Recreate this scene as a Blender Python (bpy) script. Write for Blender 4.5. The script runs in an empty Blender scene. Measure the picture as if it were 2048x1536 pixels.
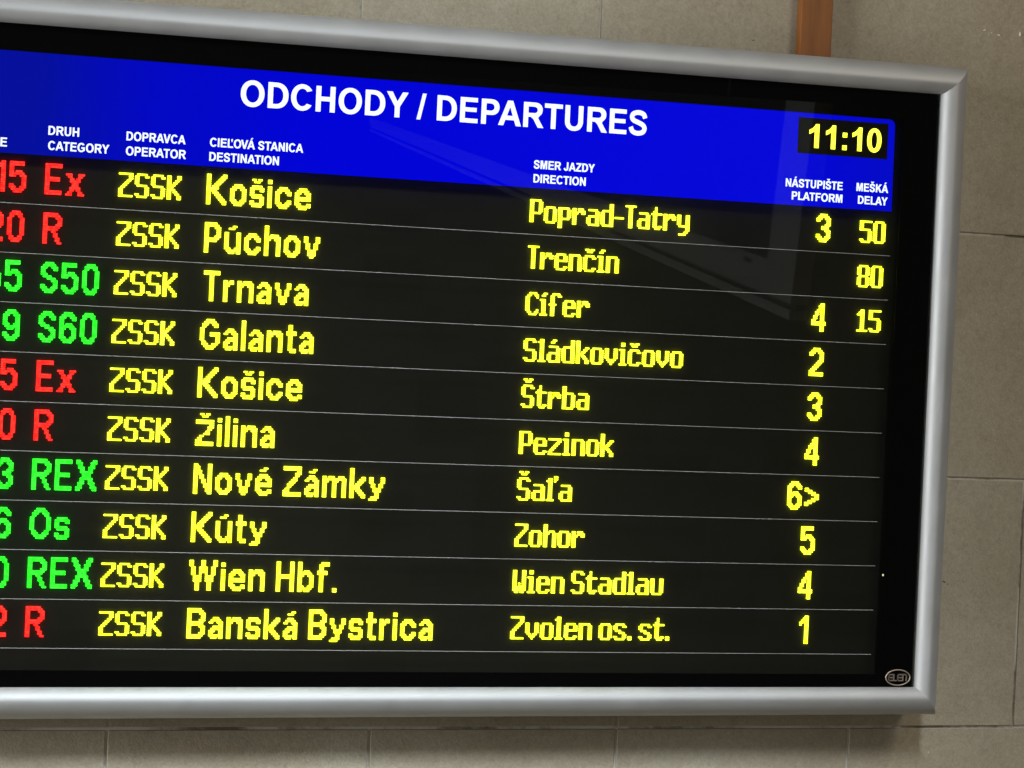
import bpy, bmesh, math, random
from mathutils import Matrix, Vector

# ------------------------------------------------------------------ camera, world, lamps, exposure
SC = bpy.context.scene
COL = SC.collection
Z0 = 3.6                                   # height of the top of the first departure line above the hall floor


def W(X, d, Z):
    """board coordinates (right, into the wall, up) -> world"""
    return Vector((X, d, Z + Z0))


cam = bpy.data.cameras.new('camera')
cam.sensor_width = 36.0
cam.lens = 7000 / 2048 * 36
cam.clip_start = 0.05
cam.clip_end = 200
cam_ob = bpy.data.objects.new('camera', cam)
COL.objects.link(cam_ob)
RW = ((0.9133, -0.0464, -0.4046), (0.0377, 0.9989, -0.0294), (0.4055, 0.0116, 0.9140))
right = Vector((RW[0][0], RW[0][2], -RW[0][1]))
fwd = Vector((RW[2][0], RW[2][2], -RW[2][1])).normalized()
right = (right - fwd * right.dot(fwd)).normalized()
up = right.cross(fwd)
M = Matrix((right, up, -fwd)).transposed().to_4x4()
M.translation = W(-4.364, -7.564, -0.370)
cam_ob.matrix_world = M
SC.camera = cam_ob

world = bpy.data.worlds.new('World')
SC.world = world
world.use_nodes = True
nt = world.node_tree
bg = nt.nodes['Background']
tc = nt.nodes.new('ShaderNodeTexCoord')
sp = nt.nodes.new('ShaderNodeSeparateXYZ')
rp = nt.nodes.new('ShaderNodeValToRGB')
mr = nt.nodes.new('ShaderNodeMapRange')
nt.links.new(tc.outputs['Generated'], sp.inputs[0])
nt.links.new(sp.outputs['Z'], mr.inputs['Value'])
mr.inputs['From Min'].default_value = -1
mr.inputs['From Max'].default_value = 1
nt.links.new(mr.outputs[0], rp.inputs[0])
cr = rp.color_ramp
cr.elements[0].position = 0.0
cr.elements[0].color = (0.17, 0.145, 0.11, 1)          # hall floor
cr.elements[1].position = 1.0
cr.elements[1].color = (0.17, 0.165, 0.15, 1)          # hall ceiling
for pos, c in ((0.30, (0.12, 0.105, 0.08, 1)), (0.44, (0.018, 0.018, 0.017, 1)), (0.56, (0.018, 0.018, 0.017, 1)), (0.72, (0.15, 0.145, 0.135, 1))):
    e = cr.elements.new(pos)
    e.color = c
nt.links.new(rp.outputs[0], bg.inputs['Color'])
bg.inputs['Strength'].default_value = 1.0


def area(name, loc, target, sx, sy, power, color, spread=math.pi):
    l = bpy.data.lights.new(name, 'AREA')
    l.shape = 'RECTANGLE'
    l.size, l.size_y = sx, sy
    l.energy = power
    l.color = color
    l.spread = spread
    o = bpy.data.objects.new(name, l)
    COL.objects.link(o)
    o.location = loc
    o.rotation_euler = (Vector(target) - Vector(loc)).to_track_quat('-Z', 'Y').to_euler()
    return o


# daylight window high up in front of the board, a broad one to the left, a low doorway
area('window_light', W(-1.7, -6.0, 4.4), W(-1.5, 0, -2.35), 1.1, 1.8, 45, (0.83, 0.93, 1.0), math.radians(34))
area('side_window_light', W(-7.0, -1.35, 0.1), W(0, 0, -0.6), 1.7, 3.2, 470, (0.97, 1.0, 1.0))
area('doorway_light', W(-1.4, -5.0, -3.4), W(-0.3, 0, -1.2), 3.0, 1.6, 14, (1.0, 0.92, 0.80))
area('upper_wall_fill', W(2.6, -4.0, 3.2), W(0.6, 0, 0.2), 1.6, 1.6, 98, (1.0, 0.90, 0.76))  # added warm fill, no known fitting; brightens upper right wall and top rail

SC.view_settings.view_transform = 'Standard'
SC.view_settings.look = 'None'
SC.view_settings.exposure = 0.0
SC.view_settings.gamma = 1.0
SC.view_settings.use_curve_mapping = False
SC.cycles.use_denoising = True
SC.cycles.max_bounces = 10
SC.cycles.transmission_bounces = 8
SC.cycles.glossy_bounces = 6
SC.cycles.caustics_reflective = True
SC.cycles.caustics_refractive = False
SC.cycles.sample_clamp_indirect = 4.0

random.seed(7)

# ------------------------------------------------------------------ materials


def mat(name, color=(0.5, 0.5, 0.5), rough=0.5, metal=0.0, spec=0.5, emit=None, strength=0.0):
    m = bpy.data.materials.new(name)
    m.use_nodes = True
    b = m.node_tree.nodes['Principled BSDF']
    b.inputs['Base Color'].default_value = (*color, 1)
    b.inputs['Roughness'].default_value = rough
    b.inputs['Metallic'].default_value = metal
    b.inputs['Specular IOR Level'].default_value = spec
    if emit:
        b.inputs['Emission Color'].default_value = (*emit, 1)
        b.inputs['Emission Strength'].default_value = strength
    return m


def N(m, kind, **kw):
    n = m.node_tree.nodes.new(kind)
    for k, v in kw.items():
        if k in n.inputs:
            n.inputs[k].default_value = v
        else:
            setattr(n, k, v)
    return n


def L(m, a, b):
    m.node_tree.links.new(a, b)


def ramp(m, fac, stops):
    r = m.node_tree.nodes.new('ShaderNodeValToRGB')
    e = r.color_ramp.elements
    e[0].position, e[0].color = stops[0][0], (*stops[0][1], 1)
    e[1].position, e[1].color = stops[-1][0], (*stops[-1][1], 1)
    for p, c in stops[1:-1]:
        q = e.new(p)
        q.color = (*c, 1)
    L(m, fac, r.inputs[0])
    return r.outputs[0]


def stone_material():
    m = mat('limestone', rough=0.85, spec=0.25)
    b = m.node_tree.nodes['Principled BSDF']
    t = N(m, 'ShaderNodeTexCoord')
    big = N(m, 'ShaderNodeTexNoise', Scale=2.3, Detail=5.0, Roughness=0.6)
    fine = N(m, 'ShaderNodeTexNoise', Scale=55.0, Detail=6.0, Roughness=0.7)
    grain = N(m, 'ShaderNodeTexNoise', Scale=170.0, Detail=4.0, Roughness=0.7)
    for n in (big, fine, grain):
        L(m, t.outputs['Object'], n.inputs['Vector'])
    c1 = ramp(m, big.outputs['Fac'], [(0.32, (0.350, 0.300, 0.232)), (0.5, (0.400, 0.352, 0.278)), (0.70, (0.440, 0.398, 0.325))])
    c2 = ramp(m, fine.outputs['Fac'], [(0.28, (0.84, 0.83, 0.81)), (0.45, (0.98, 0.98, 0.98)), (0.72, (1.08, 1.08, 1.07))])
    c3 = ramp(m, grain.outputs['Fac'], [(0.3, (0.84, 0.84, 0.83)), (0.7, (1.13, 1.13, 1.12))])
    m1 = N(m, 'ShaderNodeMix', data_type='RGBA', blend_type='MULTIPLY')
    m2 = N(m, 'ShaderNodeMix', data_type='RGBA', blend_type='MULTIPLY')
    for x in (m1, m2):
        x.inputs[0].default_value = 1.0
    L(m, c1, m1.inputs[6]); L(m, c2, m1.inputs[7])
    L(m, m1.outputs[2], m2.inputs[6]); L(m, c3, m2.inputs[7])
    # each slab a slightly different tint
    at = N(m, 'ShaderNodeAttribute', attribute_name='slab_tint')
    m3 = N(m, 'ShaderNodeMix', data_type='RGBA', blend_type='MULTIPLY')
    m3.inputs[0].default_value = 1.0
    L(m, m2.outputs[2], m3.inputs[6]); L(m, at.outputs['Color'], m3.inputs[7])
    L(m, m3.outputs[2], b.inputs['Base Color'])
    bp = N(m, 'ShaderNodeBump', Strength=0.35, Distance=0.004)
    ad = N(m, 'ShaderNodeMath', operation='ADD')
    L(m, fine.outputs['Fac'], ad.inputs[0]); L(m, grain.outputs['Fac'], ad.inputs[1])
    L(m, ad.outputs[0], bp.inputs['Height'])
    L(m, bp.outputs[0], b.inputs['Normal'])
    return m


def mortar_material():
    m = mat('mortar', rough=0.9, spec=0.2)
    b = m.node_tree.nodes['Principled BSDF']
    t = N(m, 'ShaderNodeTexCoord')
    n = N(m, 'ShaderNodeTexNoise', Scale=2.6, Detail=6.0, Roughness=0.7)
    L(m, t.outputs['Object'], n.inputs['Vector'])
    L(m, ramp(m, n.outputs['Fac'], [(0.40, (0.16, 0.135, 0.10)), (0.50, (0.50, 0.46, 0.39)), (0.75, (0.66, 0.63, 0.56))]), b.inputs['Base Color'])
    return m


def alu_material():
    m = mat('satin_aluminium', (0.46, 0.46, 0.455), 0.55, 0.65)
    b = m.node_tree.nodes['Principled BSDF']
    t = N(m, 'ShaderNodeTexCoord')
    n = N(m, 'ShaderNodeTexNoise', Scale=9.0, Detail=6.0, Roughness=0.65)
    L(m, t.outputs['Object'], n.inputs['Vector'])
    L(m, ramp(m, n.outputs['Fac'], [(0.3, (0.58, 0.58, 0.58)), (0.7, (0.68, 0.68, 0.68))]), b.inputs['Roughness'])
    L(m, ramp(m, n.outputs['Fac'], [(0.3, (0.39, 0.39, 0.388)), (0.7, (0.45, 0.45, 0.448))]), b.inputs['Base Color'])
    return m


def led_material(name, hue, strength, tint):
    """lit diodes: each diode a slightly different brightness and hue"""
    m = mat(name, (0.02, 0.02, 0.02), 0.5)
    b = m.node_tree.nodes['Principled BSDF']
    t = N(m, 'ShaderNodeTexCoord')
    s = N(m, 'ShaderNodeVectorMath', operation='SNAP')
    s.inputs[1].default_value = (0.0048, 1.0, 0.0050)
    L(m, t.outputs['Object'], s.inputs[0])
    w = N(m, 'ShaderNodeTexWhiteNoise', noise_dimensions='3D')
    L(m, s.outputs[0], w.inputs['Vector'])
    L(m, ramp(m, w.outputs['Value'], [(0.0, hue), (1.0, tint)]), b.inputs['Emission Color'])
    b.inputs['Emission Strength'].default_value = strength
    return m


def header_material():
    """back-lit blue foil: its lamps are strongest in the middle of the panel"""
    m = mat('backlit_blue_foil', (0.0, 0.0, 0.05), 0.5, spec=0.0)
    b = m.node_tree.nodes['Principled BSDF']
    t = N(m, 'ShaderNodeTexCoord')
    s = N(m, 'ShaderNodeSeparateXYZ')
    L(m, t.outputs['Object'], s.inputs[0])
    r = N(m, 'ShaderNodeMapRange')
    r.inputs['From Min'].default_value = -2.9
    r.inputs['From Max'].default_value = 0.1
    L(m, s.outputs['X'], r.inputs['Value'])
    n = N(m, 'ShaderNodeTexNoise', Scale=3.0, Detail=2.0)
    L(m, t.outputs['Object'], n.inputs['Vector'])
    a = N(m, 'ShaderNodeMath', operation='MULTIPLY_ADD')
    a.inputs[1].default_value = 0.07
    L(m, n.outputs['Fac'], a.inputs[0]); L(m, r.outputs[0], a.inputs[2])
    L(m, ramp(m, a.outputs[0], [(0.0, (0.001, 0.004, 0.25)), (0.26, (0.0012, 0.005, 0.36)), (0.36, (0.0005, 0.0022, 0.58)), (0.5, (0.0, 0.0008, 0.74)), (0.9, (0.0002, 0.001, 0.76)), (1.0, (0.001, 0.003, 0.62))]), b.inputs['Emission Color'])
    b.inputs['Emission Strength'].default_value = 2.3
    return m


M_STONE = stone_material()
M_MORTAR = mortar_material()
M_ALU = alu_material()
M_CASE = mat('dark_grey_casing', (0.05, 0.05, 0.05), 0.6)
M_MASK = mat('black_mask', (0.004, 0.004, 0.004), 0.7, spec=0.1)
M_PANEL = mat('black_display_panel', (0.050, 0.048, 0.040), 0.6, spec=0.1)
pb_ = M_PANEL.node_tree.nodes['Principled BSDF']
pt_ = N(M_PANEL, 'ShaderNodeTexCoord')
ps_ = N(M_PANEL, 'ShaderNodeVectorMath', operation='SNAP')
ps_.inputs[1].default_value = (0.154, 1.0, 0.0552)
pw_ = N(M_PANEL, 'ShaderNodeTexWhiteNoise', noise_dimensions='3D')
pn_ = N(M_PANEL, 'ShaderNodeTexNoise', Scale=7.0, Detail=5.0)
pm_ = N(M_PANEL, 'ShaderNodeMath', operation='ADD')
L(M_PANEL, pt_.outputs['Object'], ps_.inputs[0]); L(M_PANEL, ps_.outputs[0], pw_.inputs['Vector']); L(M_PANEL, pt_.outputs['Object'], pn_.inputs['Vector'])
L(M_PANEL, pw_.outputs['Value'], pm_.inputs[0]); L(M_PANEL, pn_.outputs['Fac'], pm_.inputs[1])
L(M_PANEL, ramp(M_PANEL, pm_.outputs[0], [(0.35, (0.044, 0.041, 0.032)), (1.2, (0.052, 0.049, 0.039))]), pb_.inputs['Base Color'])
M_HEADER = header_material()
M_WHITE = mat('backlit_white_lettering', (0.6, 0.6, 0.6), 0.5, emit=(0.86, 0.97, 1.0), strength=2.7)
M_LINE = mat('grey_printed_line', (0.35, 0.35, 0.335), 0.6, spec=0.2)
M_YEL = led_material('yellow_diodes', (0.80, 1.0, 0.002), 8.5, (0.90, 1.0, 0.045))
M_RED = led_material('red_diodes', (1.0, 0.006, 0.004), 8.0, (1.0, 0.022, 0.015))
M_GRN = led_material('green_diodes', (0.004, 1.0, 0.004), 8.0, (0.030, 1.0, 0.028))
M_CLK = led_material('clock_diodes', (0.90, 1.0, 0.01), 6.0, (1.0, 1.0, 0.08))
M_CLKBG = mat('clock_window', (0.02, 0.02, 0.018), 0.4)
M_BRASS = mat('emblem_metal', (0.42, 0.34, 0.28), 0.45, 0.8)
M_BROWN = mat('brown_paint', (0.19, 0.075, 0.020), 0.55)
M_CHIP = mat('white_plaster', (0.75, 0.73, 0.68), 0.9)
M_HOLE = mat('dark_hole', (0.06, 0.05, 0.04), 0.9)
M_DIODE = mat('stray_diode', (0.1, 0.1, 0.05), 0.5, emit=(1.0, 1.0, 0.6), strength=2.2)
M_WHITESTEEL = mat('white_painted_steel', (0.23, 0.23, 0.225), 0.6)
M_SCREEN = mat('dark_screen', (0.05, 0.05, 0.05), 0.35)

# clear thin pane: Schlick mirror reflection over straight transmission, on both faces
M_GLASS = bpy.data.materials.new('clear_glass')
M_GLASS.use_nodes = True
M_GLASS.node_tree.nodes.clear()
go_ = N(M_GLASS, 'ShaderNodeOutputMaterial')
gm_ = N(M_GLASS, 'ShaderNodeMixShader')
gt_ = N(M_GLASS, 'ShaderNodeBsdfTransparent')
gt_.inputs[0].default_value = (0.66, 0.66, 0.655, 1)      # lightly smoked
gg_ = N(M_GLASS, 'ShaderNodeBsdfGlossy')
gg_.inputs['Roughness'].default_value = 0.0
gl_ = N(M_GLASS, 'ShaderNodeLayerWeight')
gl_.inputs['Blend'].default_value = 0.5
gp_ = N(M_GLASS, 'ShaderNodeMath', operation='POWER')
gp_.inputs[1].default_value = 5.0
ga_ = N(M_GLASS, 'ShaderNodeMath', operation='MULTIPLY_ADD')
ga_.inputs[1].default_value = 0.96
ga_.inputs[2].default_value = 0.04
L(M_GLASS, gl_.outputs['Facing'], gp_.inputs[0]); L(M_GLASS, gp_.outputs[0], ga_.inputs[0])
L(M_GLASS, ga_.outputs[0], gm_.inputs[0]); L(M_GLASS, gt_.outputs[0], gm_.inputs[1]); L(M_GLASS, gg_.outputs[0], gm_.inputs[2])
L(M_GLASS, gm_.outputs[0], go_.inputs[0])

# brown strip: streaky paint
b_ = M_BROWN.node_tree.nodes['Principled BSDF']
t_ = N(M_BROWN, 'ShaderNodeTexCoord')
mp_ = N(M_BROWN, 'ShaderNodeMapping')
mp_.inputs['Scale'].default_value = (30, 30, 3)
n_ = N(M_BROWN, 'ShaderNodeTexNoise', Scale=1.0, Detail=5.0, Roughness=0.6)
L(M_BROWN, t_.outputs['Object'], mp_.inputs[0]); L(M_BROWN, mp_.outputs[0], n_.inputs['Vector'])
L(M_BROWN, ramp(M_BROWN, n_.outputs['Fac'], [(0.25, (0.15, 0.050, 0.008)), (0.55, (0.24, 0.080, 0.012)), (0.8, (0.30, 0.105, 0.017))]), b_.inputs['Base Color'])

# ------------------------------------------------------------------ mesh helpers


def link(name, bm_or_me, m, parent=None, smooth=False):
    if isinstance(bm_or_me, bmesh.types.BMesh):
        me = bpy.data.meshes.new(name)
        bm_or_me.to_mesh(me)
        bm_or_me.free()
    else:
        me = bm_or_me
        me.name = name
    me.materials.clear()
    me.materials.append(m)
    if smooth:
        for p in me.polygons:
            p.use_smooth = True
    o = bpy.data.objects.new(name, me)
    COL.objects.link(o)
    if parent:
        o.parent = parent
    return o


def py(name, verts, faces):
    me = bpy.data.meshes.new(name)
    me.from_pydata([tuple(v) for v in verts], [], faces)
    me.update()
    return me


def box(bm, X0, X1, d0, d1, Za, Zb, bevel=0.0):
    vs = [bm.verts.new(W(x, d, z)) for x in (X0, X1) for d in (d0, d1) for z in (Za, Zb)]
    idx = ((0, 1, 3, 2), (4, 6, 7, 5), (0, 4, 5, 1), (2, 3, 7, 6), (0, 2, 6, 4), (1, 5, 7, 3))
    fs = [bm.faces.new([vs[i] for i in f]) for f in idx]
    bmesh.ops.recalc_face_normals(bm, faces=fs)
    if bevel:
        ed = {e for f in fs for e in f.edges}
        bmesh.ops.bevel(bm, geom=list(ed), offset=bevel, segments=2, affect='EDGES', profile=0.6)


def thing(name, label, cat, loc):
    o = bpy.data.objects.new(name, None)
    o.empty_display_size = 0.1
    COL.objects.link(o)
    o.location = loc
    o['label'] = label
    o['category'] = cat
    return o


# ------------------------------------------------------------------ stone wall (courses of slabs, joints modelled)
D = 0.12
rows = [(-2.56, -1.930, -2.35, 0.64), (-1.930, -1.2955, -2.575 - 0.65, 0.648), (-1.2955, -0.6605, -2.68, 0.635), (-0.6605, -0.037, -2.37, 0.633),
        (-0.037, 0.586, -2.634, 0.623), (0.586, 1.21, -2.30, 0.63), (1.21, 1.84, -2.6, 0.63)]
bm = bmesh.new()
tl = bm.loops.layers.color.new('slab_tint')
for za, zb, x, w in rows:
    xs_ = [x + w * k for k in range(-4, 10) if -5.0 < x + w * k < 3.4]
    if za == -1.2955:
        xs_ = [-4.52, -3.87, -3.22, -2.57, -1.926, -0.632, 0.497, 1.145, 1.79, 2.44, 3.09]
    for x, x_next in zip(xs_, xs_[1:]):
        w = x_next - x
        n0 = len(bm.faces)
        gap = 0.0031
        jz = random.uniform(-0.0004, 0.0004)
        box(bm, x + gap, x + w - gap, D + random.uniform(-0.0006, 0.0006), D + 0.10, za + gap + jz, zb - gap + jz, bevel=0.0022)
        k = random.uniform(0.95, 1.05)
        tint = (k, k * random.uniform(0.985, 1.01), k * random.uniform(0.96, 1.02), 1)
        bm.faces.ensure_lookup_table()
        for f in bm.faces:
            for l in f.loops:
                if f.index < 0 or f.tag:
                    continue
                l[tl] = tint
            f.tag = True
wall = link('stone_wall', bm, M_STONE)
wall['label'] = 'beige limestone slab wall behind the departures board'
wall['category'] = 'wall'
wall['kind'] = 'thing'
bm = bmesh.new()
box(bm, -5.0, 3.4, D + 0.0035, D + 0.06, -2.56, 1.84)
link('mortar', bm, M_MORTAR, wall)


def fleck(bm, X, Z, s, ang, asp=0.45, n=7):
    vs = []
    for i in range(n):
        a = 2 * math.pi * i / n
        r = s * random.uniform(0.7, 1.15)
        u, v = r * math.cos(a), asp * r * math.sin(a)
        vs.append((X + u * math.cos(ang) - v * math.sin(ang), Z + u * math.sin(ang) + v * math.cos(ang)))
    top = [bm.verts.new(W(x, D - 0.0022, z)) for x, z in vs]
    bot = [bm.verts.new(W(x, D + 0.001, z)) for x, z in vs]
    bm.faces.new(top)
    for i in range(n):
        bm.faces.new((top[i], top[(i + 1) % n], bot[(i + 1) % n], bot[i]))
    bmesh.ops.recalc_face_normals(bm, faces=bm.faces)


for X, Z, s, a in ((0.3130, 0.4820, 0.0040, 0.3), (0.334, 0.4765, 0.0020, -0.6), (0.3560, 0.4730, 0.0050, -0.5), (0.4190, 0.480, 0.0060, 1.5), (0.421, 0.4, 0.0015, 0.2),
                   (0.352, 0.255, 0.0018, 0.4), (0.43, 0.12, 0.0014, 0.0), (0.33, -0.24, 0.0016, 0.7), (0.25, -1.36, 0.0016, 0.7), (0.43, -0.9, 0.0015, 0.7), (-0.05, 0.46, 0.0014, 0.1)):
    bm = bmesh.new()
    fleck(bm, X, Z, s, a)
    link('plaster_fleck', bm, M_CHIP, wall)
for X, Z, s, a in ((-0.3467, 0.4054, 0.0034, 0.2), (-0.285, 0.395, 0.0013, 0.2), (0.272, -0.925, 0.0050, -0.5), (0.283, -0.932, 0.0022, -1.2), (-0.045, 0.452, 0.0016, 0), (0.30, -0.9, 0.0018, 0), (0.20, -0.42, 0.002, 0.5)):
    bm = bmesh.new()
    fleck(bm, X, Z, s, a, 0.35)
    link('chipped_hole', bm, M_HOLE, wall)

# ------------------------------------------------------------------ brown strip above the board
bm = bmesh.new()
box(bm, -0.2290, -0.1410, D - 0.026, D - 0.001, 0.30, 1.84, bevel=0.003)
strip = link('wall_strip', bm, M_BROWN)
strip['label'] = 'orange brown painted strip running down the wall to the top of the board'
strip['category'] = 'strip'
strip['kind'] = 'thing'

# ------------------------------------------------------------------ the departures board
board = thing('departure_board', 'large station departures board with silver frame, blue heading and lit train rows', 'departure board', (0, 0, 0))

bm = bmesh.new()
box(bm, -2.955, 0.186, 0.0425, D - 0.002, -1.238, 0.352, bevel=0.004)
link('casing', bm, M_CASE, board)

# frame rails: rounded aluminium profile swept between mitred corners
inner = {'TL': (-2.9, 0.2855), 'TR': (0.1240, 0.3000), 'BR': (0.1278, -1.1815), 'BL': (-2.9, -1.1900)}
outer = {'TL': (-2.970, 0.3545), 'TR': (0.2010, 0.3715), 'BR': (0.1950, -1.2505), 'BL': (-2.970, -1.2635)}
PROF = []
nseg = 20
PROF.append((0.0, 0.012))
for i in range(nseg + 1):
    t = math.pi * i / nseg
    o = 0.5 * (1 - math.cos(t))
    d = -0.0005 - 0.031 * math.sin(t) + (0.014 * max(0.0, o - 0.4) / 0.6)
    PROF.append((o, d))
PROF.append((1.0, 0.024))
PROF.append((0.955, 0.0265))
PROF.append((0.955, 0.0420))
PROF.append((0.0, 0.0420))


def rail(a, b):
    vs, fs = [], []
    for c in (a, b):
        for o, d in PROF:
            x = inner[c][0] + (outer[c][0] - inner[c][0]) * o
            z = inner[c][1] + (outer[c][1] - inner[c][1]) * o
            vs.append(W(x, d, z))
    n = len(PROF)
    for i in range(n):
        j = (i + 1) % n
        fs.append((i, j, n + j, n + i))
    fs.append(tuple(range(n)))
    fs.append(tuple(range(2 * n - 1, n - 1, -1)))
    me = py('frame_rail', vs, fs)
    o = link('frame_rail', me, M_ALU, board)
    bm2 = bmesh.new()
    bm2.from_mesh(me)
    bmesh.ops.recalc_face_normals(bm2, faces=bm2.faces)
    bm2.to_mesh(me)
    bm2.free()
    for p in me.polygons:
        p.use_smooth = len(p.vertices) == 4
    me.set_sharp_from_angle(angle=math.radians(28))
    return o


rail('TL', 'TR')
rail('TR', 'BR')
rail('BR', 'BL')
rail('BL', 'TL')

# glass pane
bm = bmesh.new()
box(bm, -2.905, 0.1255, 0.0, 0.004, -1.1900, 0.2995)
link('glass_pane', bm, M_GLASS, board)

# black mask round the display window (four bars butted into one piece), display panel behind it
PX0, PX1, PZ0, PZ1 = -2.84, 0.0255, -1.150, 0.2285
bm = bmesh.new()
d0, d1 = 0.0050, 0.0070
box(bm, -2.90, 0.124, d0, d1, PZ1, 0.298)
box(bm, -2.90, 0.124, d0, d1, -1.1885, PZ0)
box(bm, -2.90, PX0, d0, d1, PZ0, PZ1)
box(bm, PX1, 0.124, d0, d1, PZ0, PZ1)
link('mask', bm, M_MASK, board)
PD = 0.0365                                     # front of the display panel
bm = bmesh.new()
box(bm, -2.90, 0.124, PD, 0.0415, -1.1885, 0.298)
panel = link('display_panel', bm, M_PANEL, board)

# heading panel (rounded upper right corner), 2 mm sheet
HX0, HX1, HZ0, HZ1 = -2.84, 0.0005, 0.0005, 0.2278
r = 0.016
pts = [(HX0, HZ0), (HX1 + 0.001, HZ0)]
for i in range(7):
    a = math.pi / 2 * i / 6
    pts.append((HX1 - r + r * math.cos(a), HZ1 - r + r * math.sin(a)))
pts.append((HX0, HZ1))
bm = bmesh.new()
ft = [bm.verts.new(W(x, 0.0060, z)) for x, z in pts]
bk = [bm.verts.new(W(x, 0.0080, z)) for x, z in pts]
bm.faces.new(ft)
bm.faces.new(bk[::-1])
for i in range(len(pts)):
    j = (i + 1) % len(pts)
    bm.faces.new((ft[i], ft[j], bk[j], bk[i]))
bmesh.ops.recalc_face_normals(bm, faces=bm.faces)
header = link('heading_panel', bm, M_HEADER, board)

# ---- printed lettering (bold grotesque capitals drawn as outlines, cap height 1) as thin relief
def arc(cx, cy, rx, ry, a0, a1, n=22, p=2.0):
    out = []
    for i in range(n + 1):
        a = math.radians(a0 + (a1 - a0) * i / n)
        c, s_ = math.cos(a), math.sin(a)
        out.append((cx + rx * math.copysign(abs(c) ** (2 / p), c), cy + ry * math.copysign(abs(s_) ** (2 / p), s_)))
    return out


def ribbon(ctrl, w, sub=6):
    pts = []
    n = len(ctrl)
    for i in range(n - 1):
        p0, p1, p2, p3 = ctrl[max(0, i - 1)], ctrl[i], ctrl[i + 1], ctrl[min(n - 1, i + 2)]
        for k in range(sub):
            t = k / sub
            pts.append(tuple(0.5 * (2 * p1[c] + (p2[c] - p0[c]) * t + (2 * p0[c] - 5 * p1[c] + 4 * p2[c] - p3[c]) * t * t + (3 * p1[c] - p0[c] - 3 * p2[c] + p3[c]) * t ** 3) for c in (0, 1)))
    pts.append(ctrl[-1])
    l_, r_ = [], []
    for i, p in enumerate(pts):
        q0, q1 = pts[max(0, i - 1)], pts[min(len(pts) - 1, i + 1)]
        dx, dy = q1[0] - q0[0], q1[1] - q0[1]
        m_ = math.hypot(dx, dy)
        l_.append((p[0] - dy / m_ * w / 2, p[1] + dx / m_ * w / 2))
        r_.append((p[0] + dy / m_ * w / 2, p[1] - dx / m_ * w / 2))
    return l_ + r_[::-1]


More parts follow.
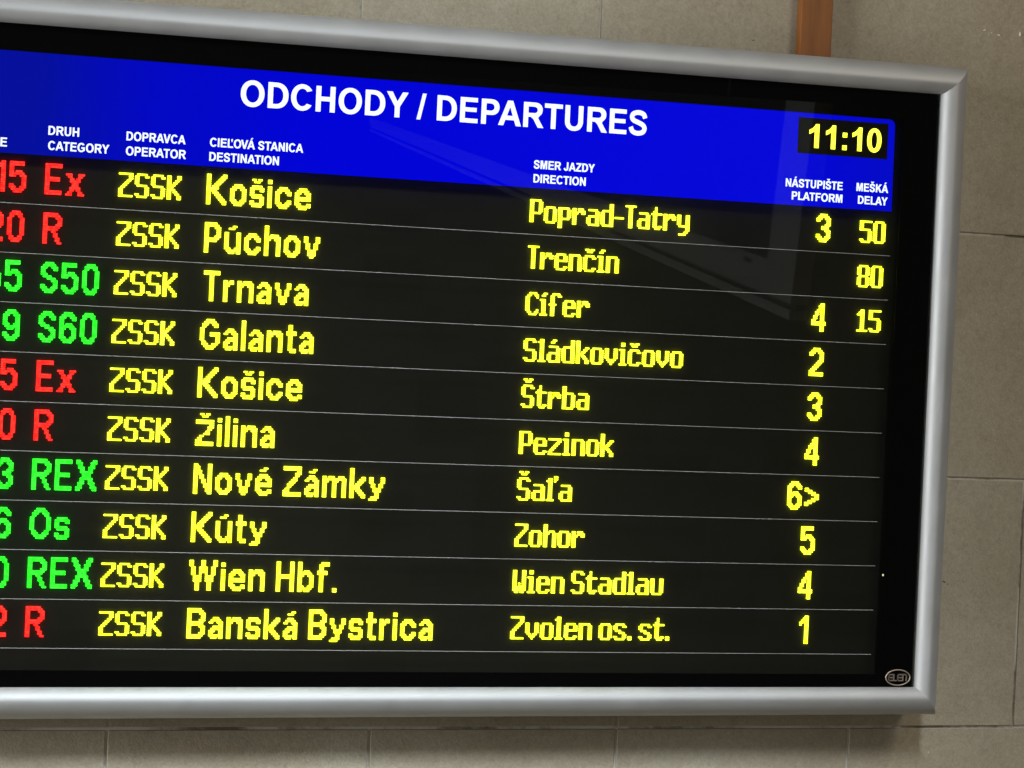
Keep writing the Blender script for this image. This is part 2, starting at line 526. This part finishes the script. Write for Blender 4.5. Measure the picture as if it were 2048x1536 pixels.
ACUTE = [(0.42, 1.07), (0.55, 1.07), (0.74, 1.27), (0.51, 1.27)]
CARON = [(0.23, 1.27), (0.39, 1.27), (0.46, 1.17), (0.53, 1.27), (0.69, 1.27), (0.55, 1.07), (0.37, 1.07)]
CAPS = {
    ' ': (0.388, []),
    'H': (1.008, [[(.1, 0), (.1, 1), (.305, 1), (.305, .595), (.70, .595), (.70, 1), (.905, 1), (.905, 0), (.70, 0), (.70, .42), (.305, .42), (.305, 0)]]),
    'E': (0.931, [[(.1, 0), (.1, 1), (.85, 1), (.85, .83), (.305, .83), (.305, .605), (.81, .605), (.81, .44), (.305, .44), (.305, .17), (.87, .17), (.87, 0)]]),
    'F': (0.853, [[(.1, 0), (.1, 1), (.81, 1), (.81, .83), (.305, .83), (.305, .595), (.74, .595), (.74, .425), (.305, .425), (.305, 0)]]),
    'L': (0.853, [[(.1, 0), (.1, 1), (.305, 1), (.305, .17), (.81, .17), (.81, 0)]]),
    'T': (0.853, [[(.325, 0), (.325, .83), (.03, .83), (.03, 1), (.825, 1), (.825, .83), (.53, .83), (.53, 0)]]),
    'I': (0.388, [[(.093, 0), (.093, 1), (.298, 1), (.298, 0)]]),
    'D': (1.008, [[(.1, 0), (.1, 1)] + arc(.44, .5, .51, .5, 90, -90, p=2.2), [(.305, .168), (.305, .832)] + arc(.43, .5, .31, .332, 90, -90, p=2.2)]),
    'O': (1.087, [arc(.5435, .5, .49, .517, 0, 354, 59, 2.08), arc(.5435, .5, .279, .345, 0, 354, 59, 2.08)]),
    'C': (1.008, [arc(.53, .5, .47, .517, 33, 327, 50, 2.05) + arc(.53, .5, .26, .345, 318, 42, 50, 2.05)]),
    'G': (1.087, [arc(.54, .5, .48, .517, 36, 305, 46, 2.05) + [(.985, .15), (.985, .535), (.555, .535), (.555, .37), (.775, .37), (.775, .245)] + arc(.54, .5, .27, .345, 300, 44, 46, 2.05)]),
    'U': (1.008, [[(.1, 1)] + arc(.5025, .38, .4025, .397, 180, 360, 26, 2.2) + [(.905, 1), (.70, 1)] + arc(.5025, .38, .1975, .225, 360, 180, 22, 2.2) + [(.305, 1)]]),
    'P': (0.931, [[(.1, 0), (.1, 1)] + arc(.53, .6875, .35, .3125, 90, -90, p=2.2) + [(.305, .375), (.305, 0)], [(.305, .543), (.305, .832)] + arc(.49, .6875, .18, .1445, 90, -90, p=2.2)]),
    'R': (1.008, [[(.1, 0), (.1, 1)] + arc(.60, .7125, .335, .2875, 90, -55, p=2.2) + [(.745, .385), (1.0, 0), (.757, 0), (.545, .335), (.44, .417), (.305, .417), (.305, 0)], [(.305, .575), (.305, .832)] + arc(.56, .7035, .165, .1285, 90, -90, p=2.3)]),
    'S': (0.931, [ribbon([(.775, .70), (.70, .86), (.47, .923), (.25, .865), (.175, .735), (.25, .60), (.46, .52), (.68, .425), (.765, .285), (.69, .135), (.46, .075), (.225, .145), (.135, .32)], .19)]),
    'Y': (0.931, [[(0, 1), (.24, 1), (.465, .615), (.69, 1), (.93, 1), (.57, .42), (.57, 0), (.365, 0), (.365, .42)]]),
    'V': (0.931, [[(0, 1), (.225, 1), (.465, .27), (.705, 1), (.93, 1), (.58, 0), (.355, 0)]]),
    'A': (1.008, [[(0, 0), (.22, 0), (.305, .225), (.70, .225), (.785, 0), (1.008, 0), (.615, 1), (.395, 1)], [(.37, .395), (.635, .395), (.505, .76)]]),
    'N': (1.008, [[(.1, 0), (.1, 1), (.30, 1), (.71, .335), (.71, 1), (.905, 1), (.905, 0), (.705, 0), (.295, .655), (.295, 0)]]),
    'M': (1.163, [[(.1, 0), (.1, 1), (.40, 1), (.58, .32), (.76, 1), (1.06, 1), (1.06, 0), (.875, 0), (.875, .785), (.675, 0), (.485, 0), (.285, .785), (.285, 0)]]),
    'Z': (0.853, [[(.03, 0), (.03, .16), (.54, .83), (.08, .83), (.08, 1), (.81, 1), (.81, .845), (.295, .17), (.82, .17), (.82, 0)]]),
    'K': (1.008, [[(.1, 0), (.1, 1), (.305, 1), (.305, .555), (.70, 1), (.975, 1), (.61, .60), (.995, 0), (.73, 0), (.465, .455), (.305, .29), (.305, 0)]]),
    'J': (0.777, [[(.675, 1)] + arc(.3525, .31, .3225, .327, 0, -175, 24, 2.1) + [(.225, .335)] + arc(.3475, .30, .1225, .145, -180, 0, 16, 2.1) + [(.47, 1)]]),
    '/': (0.388, [[(0, -.017), (.155, -.017), (.388, 1.017), (.233, 1.017)]]),
    '1': (0.777, [[(.575, 0), (.575, 1.0), (.41, 1), (.36, .91), (.26, .81), (.12, .745), (.12, .57), (.26, .63), (.37, .71), (.37, 0)]]),
    '0': (0.777, [arc(.385, .5, .335, .51, 0, 354, 59, 2.15), arc(.385, .5, .135, .35, 0, 354, 59, 2.15)]),
    ':': (0.465, [[(.13, 0), (.13, .2), (.335, .2), (.335, 0)], [(.13, .53), (.13, .73), (.335, .73), (.335, .53)]]),
}
CAPS['Á'] = (CAPS['A'][0], CAPS['A'][1] + [ACUTE])
CAPS['Š'] = (CAPS['S'][0], CAPS['S'][1] + [CARON])
CAPS['Ľ'] = (CAPS['L'][0], CAPS['L'][1] + [[(.55, 1.0), (.74, 1.0), (.74, .86), (.66, .68), (.57, .68), (.63, .81), (.55, .81)]])


def lettering(name, body, X0, X1, Zb, cap, d, m, parent, depth=0.0012):
    loops, pen = [], 0.0
    prev = ''
    for ch in body:
        if prev + ch in ('PA', 'AT', 'TA', 'AV', 'VA', 'VÁ', 'OV', 'LA', 'AY', 'LO'):
            pen -= 0.075
        adv, lp = CAPS[ch]
        loops += [[(x + pen, y) for x, y in q] for q in lp]
        pen += adv
        prev = ch
    xs = [p[0] for q in loops for p in q]
    x0, x1 = min(xs), max(xs)
    sx = (X1 - X0) / (x1 - x0)
    cu = bpy.data.curves.new(name, 'CURVE')
    cu.dimensions = '2D'
    cu.fill_mode = 'FRONT'
    for q in loops:
        sp_ = cu.splines.new('POLY')
        sp_.points.add(len(q) - 1)
        for pt, (x, y) in zip(sp_.points, q):
            pt.co = ((x - x0) * sx * 100, y * cap * 100, 0, 1)
        sp_.use_cyclic_u = True
    ob = bpy.data.objects.new(name, cu)
    COL.objects.link(ob)
    dg = bpy.context.evaluated_depsgraph_get()
    dg.update()
    me = bpy.data.meshes.new_from_object(ob.evaluated_get(dg))
    bpy.data.objects.remove(ob)
    bpy.data.curves.remove(cu)
    bm = bmesh.new()
    bm.from_mesh(me)
    bpy.data.meshes.remove(me)
    bmesh.ops.remove_doubles(bm, verts=bm.verts, dist=1e-5)
    for v in bm.verts:
        v.co = W(X0 + v.co.x / 100, d, Zb + v.co.y / 100)
    ret = bmesh.ops.extrude_face_region(bm, geom=bm.faces[:])
    for v in [g_ for g_ in ret['geom'] if isinstance(g_, bmesh.types.BMVert)]:
        v.co.y -= depth
    bmesh.ops.recalc_face_normals(bm, faces=bm.faces)
    return link(name, bm, m, parent)


lettering('title_lettering', 'ODCHODY / DEPARTURES', -1.7156, -0.6837, 0.1428, 0.0590, 0.0059, M_WHITE, header)
CAPH = 0.0200
for body, X0, X1, Zb in (('DRUH', -2.1642, -2.0932, 0.0468), ('CATEGORY', -2.1634, -2.0216, 0.0133), ('DOPRAVCA', -1.9823, -1.8426, 0.0463), ('OPERATOR', -1.9823, -1.8403, 0.0130),
                         ('CIEĽOVÁ STANICA', -1.7842, -1.5581, 0.0455), ('DESTINATION', -1.7842, -1.6162, 0.0130), ('SMER JAZDY', -0.9756, -0.8163, 0.0460), ('DIRECTION', -0.9748, -0.8385, 0.0130),
                         ('NÁSTUPIŠTE', -0.2988, -0.1401, 0.0448), ('PLATFORM', -0.2804, -0.1393, 0.0138), ('MEŠKÁ', -0.1006, -0.0111, 0.0455), ('DELAY', -0.0948, -0.0113, 0.0143), ('E', -2.2728, -2.2579, 0.0140)):
    lettering('column_lettering', body, X0, X1, Zb, CAPH, 0.0059, M_WHITE, header)

# clock window
bm = bmesh.new()
box(bm, -0.2712, -0.0186, 0.0050, 0.0059, 0.1285, 0.2165)
clock = link('clock', bm, M_CLKBG, board)
lettering('clock_lettering', '11:10', -0.2402, -0.0371, 0.1437, 0.0585, 0.0049, M_CLK, clock, 0.0006)

# ---- printed row lines on the glass
for i in range(1, 11):
    bm = bmesh.new()
    zc = -0.11 * i
    box(bm, -2.80, 0.0, -0.0006, -0.0001, zc - 0.0005, zc + 0.0005)
    link('row_line', bm, M_LINE, board)

# ------------------------------------------------------------------ diode lettering
BIG, SMALL = {}, {}


def G(font, ch, top, txt, adv=None):
    rows_ = txt.split()
    font[ch] = (top, rows_, adv if adv is not None else max(len(x) for x in rows_))


def acc(font, ch, base, rows_, top):
    t, r0, a = font[base]
    w = max(len(x) for x in r0)
    need = t - top
    grid = [x.ljust(w, '.') for x in rows_]
    while len(grid) < need:
        grid.append('.' * w)
    body = [x for x in r0]
    font[ch] = (top, grid + body, a)


# large face: capitals 14 rows, x-height 10
G(BIG, 'K', 0, '##......## ##.....### ##....###. ##...###.. ##..###... ##.###.... ######.... #####..... ##.###.... ##..###... ##...###.. ##....###. ##.....### ##......##')
G(BIG, 'P', 0, '######.. #######. ##...### ##....## ##....## ##....## ##...### #######. ######.. ##...... ##...... ##...... ##...... ##......')
G(BIG, 'T', 0, '######## ######## ...##... ...##... ...##... ...##... ...##... ...##... ...##... ...##... ...##... ...##... ...##... ...##...')
G(BIG, 'G', 0, '...####... ..######.. .###..###. .##....##. ##........ ##........ ##...##### ##...##### ##......## ##......## .##.....## .###..###. ..######.. ...####...')
G(BIG, 'Z', 0, '######### ######### .......## ......### ......##. .....##.. ....###.. ...###... ..###.... ..##..... .##...... ###...... ######### #########')
G(BIG, 'N', 0, '##.....## ###....## ###....## ####...## ####...## ##.##..## ##.##..## ##..##.## ##..##.## ##...#### ##...#### ##....### ##....### ##.....##')
G(BIG, 'W', 0, '##....##....## ##....##....## ##....##....## .##..####..##. .##..####..##. .##..####..##. .##..#..#..##. ..####..####.. ..####..####.. ..####..####.. ...##....##... ...##....##... ...##....##... ...##....##...')
G(BIG, 'H', 0, '##.....## ##.....## ##.....## ##.....## ##.....## ##.....## ######### ######### ##.....## ##.....## ##.....## ##.....## ##.....## ##.....##')
G(BIG, 'B', 0, '#######.. ########. ##....### ##.....## ##.....## ##....### ########. ########. ##....### ##.....## ##.....## ##....### ########. #######..')
G(BIG, 'E', 0, '######## ######## ##...... ##...... ##...... ##...... #######. #######. ##...... ##...... ##...... ##...... ######## ########')
G(BIG, 'R', 0, '#######.. ########. ##....### ##.....## ##.....## ##....### ########. #######.. ##..##... ##...##.. ##...##.. ##....##. ##....##. ##.....##')
G(BIG, 'S', 0, '..####.. .######. ###..### ##....## ##...... ###..... .####... ...####. .....### ......## ##....## ###..### .######. ..####..')
G(BIG, 'X', 0, '##......## ###....### .##....##. .###..###. ..##..##.. ..######.. ...####... ...####... ..######.. ..##..##.. .###..###. .##....##. ###....### ##......##')
G(BIG, 'O', 0, '...####... ..######.. .###..###. .##....##. ##......## ##......## ##......## ##......## ##......## ##......## .##....##. .###..###. ..######.. ...####...')
G(BIG, '0', 0, '..####.. .######. .##..##. ##....## ##....## ##....## ##....## ##....## ##....## ##....## ##....## .##..##. .######. ..####..')
G(BIG, '1', 0, '...## ..### .#### ##.## #..## ...## ...## ...## ...## ...## ...## ...## ...## ...##')
G(BIG, '2', 0, '..####.. .######. ###..### ##....## ......## ......## .....### ....###. ...###.. ..###... .###.... ###..... ######## ########')
G(BIG, '3', 0, '..####.. .######. ###..### ##....## ......## .....### ...####. ...####. .....### ......## ##....## ###..### .######. ..####..')
G(BIG, '4', 0, '.....##. ....###. ....###. ...####. ..##.##. ..##.##. .##..##. .##..##. ##...##. ######## ######## .....##. .....##. .....##.')
G(BIG, '5', 0, '#######. #######. ##...... ##...... ##.###.. #######. ###..### ......## ......## ......## ##....## ###..### .######. ..####..')
G(BIG, '6', 0, '..####.. .######. ###..### ##....## ##...... ##.###.. #######. ###..### ##....## ##....## ##....## ###..### .######. ..####..')
G(BIG, '9', 0, '..####.. .######. ###..### ##....## ##....## ##....## ###..### .####### ..###.## ......## ##....## ###..### .######. ..####..')
G(BIG, '>', 3, '##...... ####.... ..####.. ....#### ......## ....#### ..####.. ####.... ##......')
G(BIG, 'o', 4, '..####.. .######. ###..### ##....## ##....## ##....## ##....## ###..### .######. ..####..')
G(BIG, 'c', 4, '..####.. .######. ###..### ##....## ##...... ##...... ##....## ###..### .######. ..####..')
G(BIG, 'e', 4, '..####.. .######. ###..### ##....## ######## ######## ##...... ###...## .####### ..####..')
G(BIG, 's', 4, '.#####. ####### ##...## ##..... ######. .###### .....## ##...## ####### .#####.')
G(BIG, 'x', 4, '###...### .##...##. ..##.##.. ..#####.. ...###... ...###... ..#####.. ..##.##.. .##...##. ###...###')
G(BIG, 'n', 4, '##.####. ######## ###..### ##....## ##....## ##....## ##....## ##....## ##....## ##....##')
G(BIG, 'h', 0, '##...... ##...... ##...... ##...... ##.####. ######## ###..### ##....## ##....## ##....## ##....## ##....## ##....## ##....##')
G(BIG, 'u', 4, '##....## ##....## ##....## ##....## ##....## ##....## ##....## ###..### .####### ..###.##')
G(BIG, 'v', 4, '##....## ##....## ##....## .##..##. .##..##. .##..##. ..####.. ..####.. ..####.. ...##...')
G(BIG, 'y', 4, '##....## ##....## ##....## .##..##. .##..##. ..####.. ..####.. ...##... ...##... .####... ####....')
G(BIG, 'r', 4, '##.## ##### ###.. ##... ##... ##... ##... ##... ##... ##...')
G(BIG, 'a', 4, '..###.. .#####. ##..### .....## ..##### .###### ###..## ##...## ####### .###.##')
G(BIG, 'i', 1, '## ## .. ## ## ## ## ## ## ## ## ## ##')
G(BIG, 'l', 0, '## ## ## ## ## ## ## ## ## ## ## ## ## ##')
G(BIG, 't', 1, '.##.. .##.. .##.. ##### ##### .##.. .##.. .##.. .##.. .##.. .##.. .#### ..###')
G(BIG, 'f', 0, '..#### .##### .##... .##... #####. #####. .##... .##... .##... .##... .##... .##... .##... .##...')
G(BIG, 'b', 0, '##...... ##...... ##...... ##...... ##.###.. #######. ###..### ##....## ##....## ##....## ##....## ###..### #######. ##.###..')
G(BIG, 'k', 0, '##...... ##...... ##...... ##...... ##....## ##...### ##..###. ##.###.. #####... #####... ##.###.. ##..###. ##...### ##....##')
G(BIG, 'm', 4, '##.###..###. ############ ###..###..## ##...##...## ##...##...## ##...##...## ##...##...## ##...##...## ##...##...## ##...##...##')
G(BIG, '.', 12, '## ##')
CAR, ACU = ['.##.##.', '..###..'], ['....##..', '..###...']
acc(BIG, 'š', 's', CAR, 1)
acc(BIG, 'ú', 'u', ACU, 1)
acc(BIG, 'é', 'e', ACU, 1)
acc(BIG, 'á', 'a', ['....##.', '..###..'], 1)
BIG['Ž'] = (-1, ['..##.##..', '...###...', '.........'] + BIG['Z'][1][:7] + BIG['Z'][1][9:], 9)

# small face: capitals 11 rows, x-height 8, one-row horizontals
G(SMALL, 'Z', 0, '####### .....## .....## ....##. ...##.. ..##... .##.... ##..... ##..... ##..... #######')
G(SMALL, 'S', 0, '.#####. ##...## ##..... ##..... ##..... .#####. .....## .....## .....## ##...## .#####.')
G(SMALL, 'K', 0, '##...## ##...## ##..##. ##.##.. ####... ###.... ####... ##.##.. ##..##. ##...## ##...##')
G(SMALL, 'P', 0, '######. ##...## ##...## ##...## ##...## ##...## ######. ##..... ##..... ##..... ##.....')
G(SMALL, 'T', 0, '###### ..##.. ..##.. ..##.. ..##.. ..##.. ..##.. ..##.. ..##.. ..##.. ..##..')
G(SMALL, 'C', 0, '..####. .##..## ##....# ##..... ##..... ##..... ##..... ##..... ##....# .##..## ..####.')
G(SMALL, 'W', 0, '##...## ##...## ##...## ##...## ##...## ##...## ##.#.## ##.#.## ####### ####### .##.##.')
G(SMALL, 'o', 3, '.#####. ##...## ##...## ##...## ##...## ##...## ##...## .#####.')
G(SMALL, 'p', 3, '######. ##...## ##...## ##...## ##...## ######. ##..... ##..... ##..... ##.....')
G(SMALL, 'r', 3, '##.###. ##.#### ###..## ##..... ##..... ##..... ##..... ##.....')
G(SMALL, 'a', 3, '.#####. .....## .....## .###### ##...## ##...## ##...## .######')
G(SMALL, 'd', 0, '.....## .....## .....## .###### ##...## ##...## ##...## ##...## ##...## ##...## .######')
G(SMALL, 'b', 0, '##..... ##..... ##..... ######. ##...## ##...## ##...## ##...## ##...## ##...## ######.')
G(SMALL, 'h', 0, '##..... ##..... ##..... ##.###. ###..## ##...## ##...## ##...## ##...## ##...## ##...##')
G(SMALL, '-', 6, '##### #####')
SMALL['-'] = (6, ['#####'], 5)
G(SMALL, 't', 0, '..#... ..#... .##... ###### .##... .##... .##... .##... .##... .##.## ..###.')
G(SMALL, 'y', 3, '##...## ##...## ##...## ##...## ##...## .###### .....## .....## ....##. .####..')
G(SMALL, 'n', 3, '######. ##...## ##...## ##...## ##...## ##...## ##...## ##...##')
G(SMALL, 'e', 3, '.#####. ##...## ##...## ####### ##..... ##..... ##...## .#####.')
G(SMALL, 'c', 3, '.#####. ##...## ##..... ##..... ##..... ##..... ##...## .#####.')
G(SMALL, 'u', 3, '##...## ##...## ##...## ##...## ##...## ##...## ##...## .#####.')
G(SMALL, 'v', 3, '##...## ##...## ##...## ##...## ##...## .##.##. ..###.. ...#...')
G(SMALL, 'k', 0, '##..... ##..... ##..... ##...## ##..##. ##.##.. ####... ##.##.. ##..##. ##...## ##...##')
G(SMALL, 's', 3, '.#####. ##...## ##..... .###... ...###. .....## ##...## .#####.')
G(SMALL, 'z', 3, '####### .....## ....##. ...##.. ..##... .##.... ##..... #######')
G(SMALL, 'f', 0, '..####. .##..## .##.... .##.... .##.... ####... .##.... .##.... .##.... .##.... .##....')
G(SMALL, 'i', 0, '.##. .##. .... ###. .##. .##. .##. .##. .##. .##. ####')
G(SMALL, 'í', 0, '..## .##. .... ###. .##. .##. .##. .##. .##. .##. ####')
G(SMALL, 'l', 0, '.##. ###. .##. .##. .##. .##. .##. .##. .##. .##. ####')
G(SMALL, 'ľ', -1, '....## .##.## ###.#. .##... .##... .##... .##... .##... .##... .##... .##... ####..')
G(SMALL, '.', 9, '## ##')
G(SMALL, '0', 0, '.#####. ##...## ##...## ##...## ##...## ##...## ##...## ##...## ##...## ##...## .#####.')
G(SMALL, '5', 0, '####### ##..... ##..... ##..... ######. .....## .....## .....## .....## ##...## .#####.')
G(SMALL, '8', 0, '.#####. ##...## ##...## ##...## ##...## .#####. ##...## ##...## ##...## ##...## .#####.')
G(SMALL, '1', 0, '..##.. .###.. ####.. ..##.. ..##.. ..##.. ..##.. ..##.. ..##.. ..##.. ######')
acc(SMALL, 'á', 'a', ['...##..', '..##...'], 0)
acc(SMALL, 'č', 'c', ['.##.##.', '..###..'], 0)
acc(SMALL, 'Š', 'S', ['.##.##.', '..###..'], -3)

PV = 0.0050
DOT_R, DOT_H = 0.0023, 0.0050


def led_string(name, text, font, X0, X1, row, m):
    """lit diodes, one mesh per word: a small raised lens per diode"""
    words, x = [set()], 0
    gapw = 2 if font is BIG else 1
    space = 4 if font is BIG else 3
    for ch in text:
        if ch == ' ':
            x += space
            words.append(set())
            continue
        top, rows_, adv = font[ch]
        for j, rw in enumerate(rows_):
            for i, c in enumerate(rw):
                if c == '#':
                    words[-1].add((x + i, top + j))
        x += adv + gapw
    cols = max(c[0] for w_ in words for c in w_) + 1
    ph = (X1 - X0) / cols if X1 is not None else 0.0048
    capn = 14 if font is BIG else 11
    zb = -(row - 1) * 0.1104 - (0.0850 if font is BIG else 0.0800)       # bottom of the baseline row
    dF, dB = PD - DOT_H, PD + 0.0005
    ring = [(math.cos(math.pi / 8 + k * math.pi / 4), math.sin(math.pi / 8 + k * math.pi / 4)) for k in range(8)]
    for cells in words:
        verts, faces = [], []
        for cx, cy in sorted(cells):
            px, pz = X0 + (cx + 0.5) * ph, zb + capn * PV - (cy + 0.5) * PV
            b_i = len(verts)
            for c_, s_ in ring:
                verts.append(W(px + DOT_R * c_, dF, pz + DOT_R * s_))
            for c_, s_ in ring:
                verts.append(W(px + DOT_R * c_, dB, pz + DOT_R * s_))
            faces.append(tuple(b_i + k for k in range(8)))
            for k in range(8):
                k2 = (k + 1) % 8
                faces.append((b_i + k, b_i + 8 + k, b_i + 8 + k2, b_i + k2))
        link(name, py(name, verts, faces), m, panel)


e = 0.0017
TIMES = [('15', 'r'), ('20', 'r'), ('55', 'g'), ('9', 'g'), ('5', 'r'), ('0', 'r'), ('3', 'g'), ('6', 'g'), ('0', 'g'), ('2', 'r')]
CATS = [('Ex', -2.0653), ('R', None), ('S50', -2.0214), ('S60', -2.0214), ('Ex', -2.0653), ('R', None), ('REX', -2.0061), ('Os', -2.0648), ('REX', -2.0061), ('R', None)]
DEST = [('Košice', -1.5222), ('Púchov', -1.4944), ('Trnava', -1.5167), ('Galanta', -1.4990), ('Košice', -1.5222), ('Žilina', -1.5842), ('Nové Zámky', -1.3050), ('Kúty', -1.5941), ('Wien Hbf.', -1.4144), ('Banská Bystrica', -1.1668)]
DIRS = [('Poprad-Tatry', -0.5411), ('Trenčín', -0.7258), ('Cífer', -0.7979), ('Sládkovičovo', -0.5414), ('Štrba', -0.7876), ('Pezinok', -0.7174), ('Šaľa', -0.8216), ('Zohor', -0.7831), ('Wien Stadlau', -0.5663), ('Zvolen os. st.', -0.5436)]
PLAT = [('3', -0.1935), None, ('4', -0.1947), ('2', -0.1952), ('3', -0.1942), ('4', -0.1958), ('6>', -0.2386), ('5', -0.1956), ('4', -0.1968), ('1', -0.1882)]
DELAY = [('50', -0.0709), ('80', -0.0719), ('15', -0.0669)]
HUE = {'r': M_RED, 'g': M_GRN}
for r_ in range(10):
    tx, hue = TIMES[r_]
    led_string('time_lettering', tx, BIG, -2.2425 + e - ((max(len(q) for q in BIG[tx[0]][1]) + 2) * 0.0048 if len(tx) > 1 else 0), None, r_ + 1, HUE[hue])
    c, xe = CATS[r_]
    led_string('category_lettering', c, BIG, -2.160 + e, xe - e if xe else None, r_ + 1, HUE[hue])
    led_string('operator_lettering', 'ZSSK', SMALL, -1.9885 + e, -1.8370 - e, r_ + 1, M_YEL)
    c, xe = DEST[r_]
    led_string('destination_lettering', c, BIG, (-1.7649 if c == 'Trnava' else -1.779) + e if c != 'Trnava' else -1.779 + e + 0.003, xe - e, r_ + 1, M_YEL)
    c, xe = DIRS[r_]
    led_string('direction_lettering', c, SMALL, -0.9687 + e, xe - e, r_ + 1, M_YEL)
    if PLAT[r_]:
        led_string('platform_lettering', PLAT[r_][0], BIG, PLAT[r_][1] + e, None, r_ + 1, M_YEL)
    if r_ < 3:
        led_string('delay_lettering', DELAY[r_][0], SMALL, DELAY[r_][1] + e, None, r_ + 1, M_YEL)

# stray lit diode at the right edge of the panel
bm = bmesh.new()
bmesh.ops.create_uvsphere(bm, u_segments=10, v_segments=6, radius=0.0022)
for v in bm.verts:
    v.co = W(0.0262, 0.0045, -0.9027) + Vector((v.co.x, v.co.y * 0.2, v.co.z * 1.3))
link('indicator_lamp', bm, M_DIODE, board)

# ---- maker's oval emblem in the lower right corner (stuck on the glass)
EX, EZ, EA, EB = 0.0800, -1.1575, 0.0360, 0.0205
seg = 56
vs, fs = [], []
for i in range(seg):
    a = 2 * math.pi * i / seg
    for k, (s, d) in enumerate(((1.0, 0.0), (0.985, -0.0016), (0.93, -0.0016), (0.915, 0.0))):
        vs.append(W(EX + EA * s * math.cos(a), d - 0.0002, EZ + EB * (s - (1 - s) * 0.6) * math.sin(a)))
for i in range(seg):
    j = (i + 1) % seg
    for k in range(3):
        fs.append((4 * i + k, 4 * j + k, 4 * j + k + 1, 4 * i + k + 1))
emblem = link('emblem', py('emblem', vs, fs), M_BRASS, board, True)
bm = bmesh.new()


def stroke(pts, w=0.0030):
    for (x0, z0), (x1, z1) in zip(pts, pts[1:]):
        dx, dz = x1 - x0, z1 - z0
        l_ = math.hypot(dx, dz)
        nx, nz = -dz / l_ * w / 2, dx / l_ * w / 2
        ex, ez = dx / l_ * w * 0.35, dz / l_ * w * 0.35
        q = [(x0 + nx - ex, z0 + nz - ez), (x0 - nx - ex, z0 - nz - ez), (x1 - nx + ex, z1 - nz + ez), (x1 + nx + ex, z1 + nz + ez)]
        f_ = [bm.verts.new(W(EX + a, -0.0014, EZ + b)) for a, b in q]
        k_ = [bm.verts.new(W(EX + a, -0.0001, EZ + b)) for a, b in q]
        bm.faces.new(f_)
        for i in range(4):
            bm.faces.new((f_[i], f_[(i + 1) % 4], k_[(i + 1) % 4], k_[i]))


h = 0.0075
x = -0.0265                                             # E
stroke([(x + 0.011, h), (x + 0.002, h), (x, h * 0.5), (x, -h * 0.5), (x + 0.002, -h), (x + 0.011, -h)])
stroke([(x, 0.0), (x + 0.010, 0.0)])
x = -0.0120                                             # L
stroke([(x, h), (x, -h), (x + 0.0075, -h)])
x = -0.0005                                             # E
stroke([(x + 0.011, h), (x + 0.002, h), (x, h * 0.5), (x, -h * 0.5), (x + 0.002, -h), (x + 0.011, -h)])
stroke([(x, 0.0), (x + 0.010, 0.0)])
x = 0.0140                                              # N
stroke([(x, -h), (x, h), (x + 0.008, h), (x + 0.0105, h * 0.55), (x + 0.0095, -h)])
bmesh.ops.recalc_face_normals(bm, faces=bm.faces)
link('emblem_lettering', bm, M_BRASS, emblem)

# ------------------------------------------------------------------ hanging sign across the hall, seen as a reflection in the glass
SNB, SNT, SFB, SFT = Vector((0.536, -1.5, -0.264)), Vector((0.590, -1.5, 0.379)), Vector((1.151, -6.5, 0.515)), Vector((1.138, -6.5, 0.772))
sign = thing('hanging_sign', 'white framed dark sign hanging across the hall, mirrored in the board glass', 'sign', (0, 0, 0))


def S(u, v, off):
    p = (SNB * (1 - u) + SFB * u) * (1 - v) + (SNT * (1 - u) + SFT * u) * v
    return Vector((p.x + off, p.y, p.z + Z0))


def slab(name, u0, u1, v0, v1, o0, o1, m):
    vs_ = [S(u, v, o) for u in (u0, u1) for v in (v0, v1) for o in (o0, o1)]
    idx = [(0, 1, 3, 2), (4, 6, 7, 5), (0, 4, 5, 1), (2, 3, 7, 6), (0, 2, 6, 4), (1, 5, 7, 3)]
    bm = bmesh.new()
    bv = [bm.verts.new(v) for v in vs_]
    for f in idx:
        bm.faces.new([bv[i] for i in f])
    bmesh.ops.recalc_face_normals(bm, faces=bm.faces)
    return link(name, bm, m, sign)


slab('screen', 0.045, 1.0, 0.235, 1.0, 0.012, 0.05, M_SCREEN)
slab('lower_trim', 0.0, 1.0, 0.0, 0.045, 0.0, 0.06, M_WHITESTEEL)
slab('lower_rail', 0.0, 1.0, 0.072, 0.235, 0.0, 0.06, M_WHITESTEEL)
slab('end_post', 0.0, 0.045, 0.235, 1.0, 0.0, 0.06, M_WHITESTEEL)
slab('groove', 0.0, 1.0, 0.045, 0.072, 0.02, 0.05, M_CASE)
for u, v in ((0.07, 0.19), (0.02, 0.62)):
    slab('bolt', u, u + 0.012, v, v + 0.02, -0.004, 0.0, M_CASE)
for u in (0.15, 0.85):
    slab('hanger', u, u + 0.004, 1.0, 6.0, 0.02, 0.03, M_CASE)
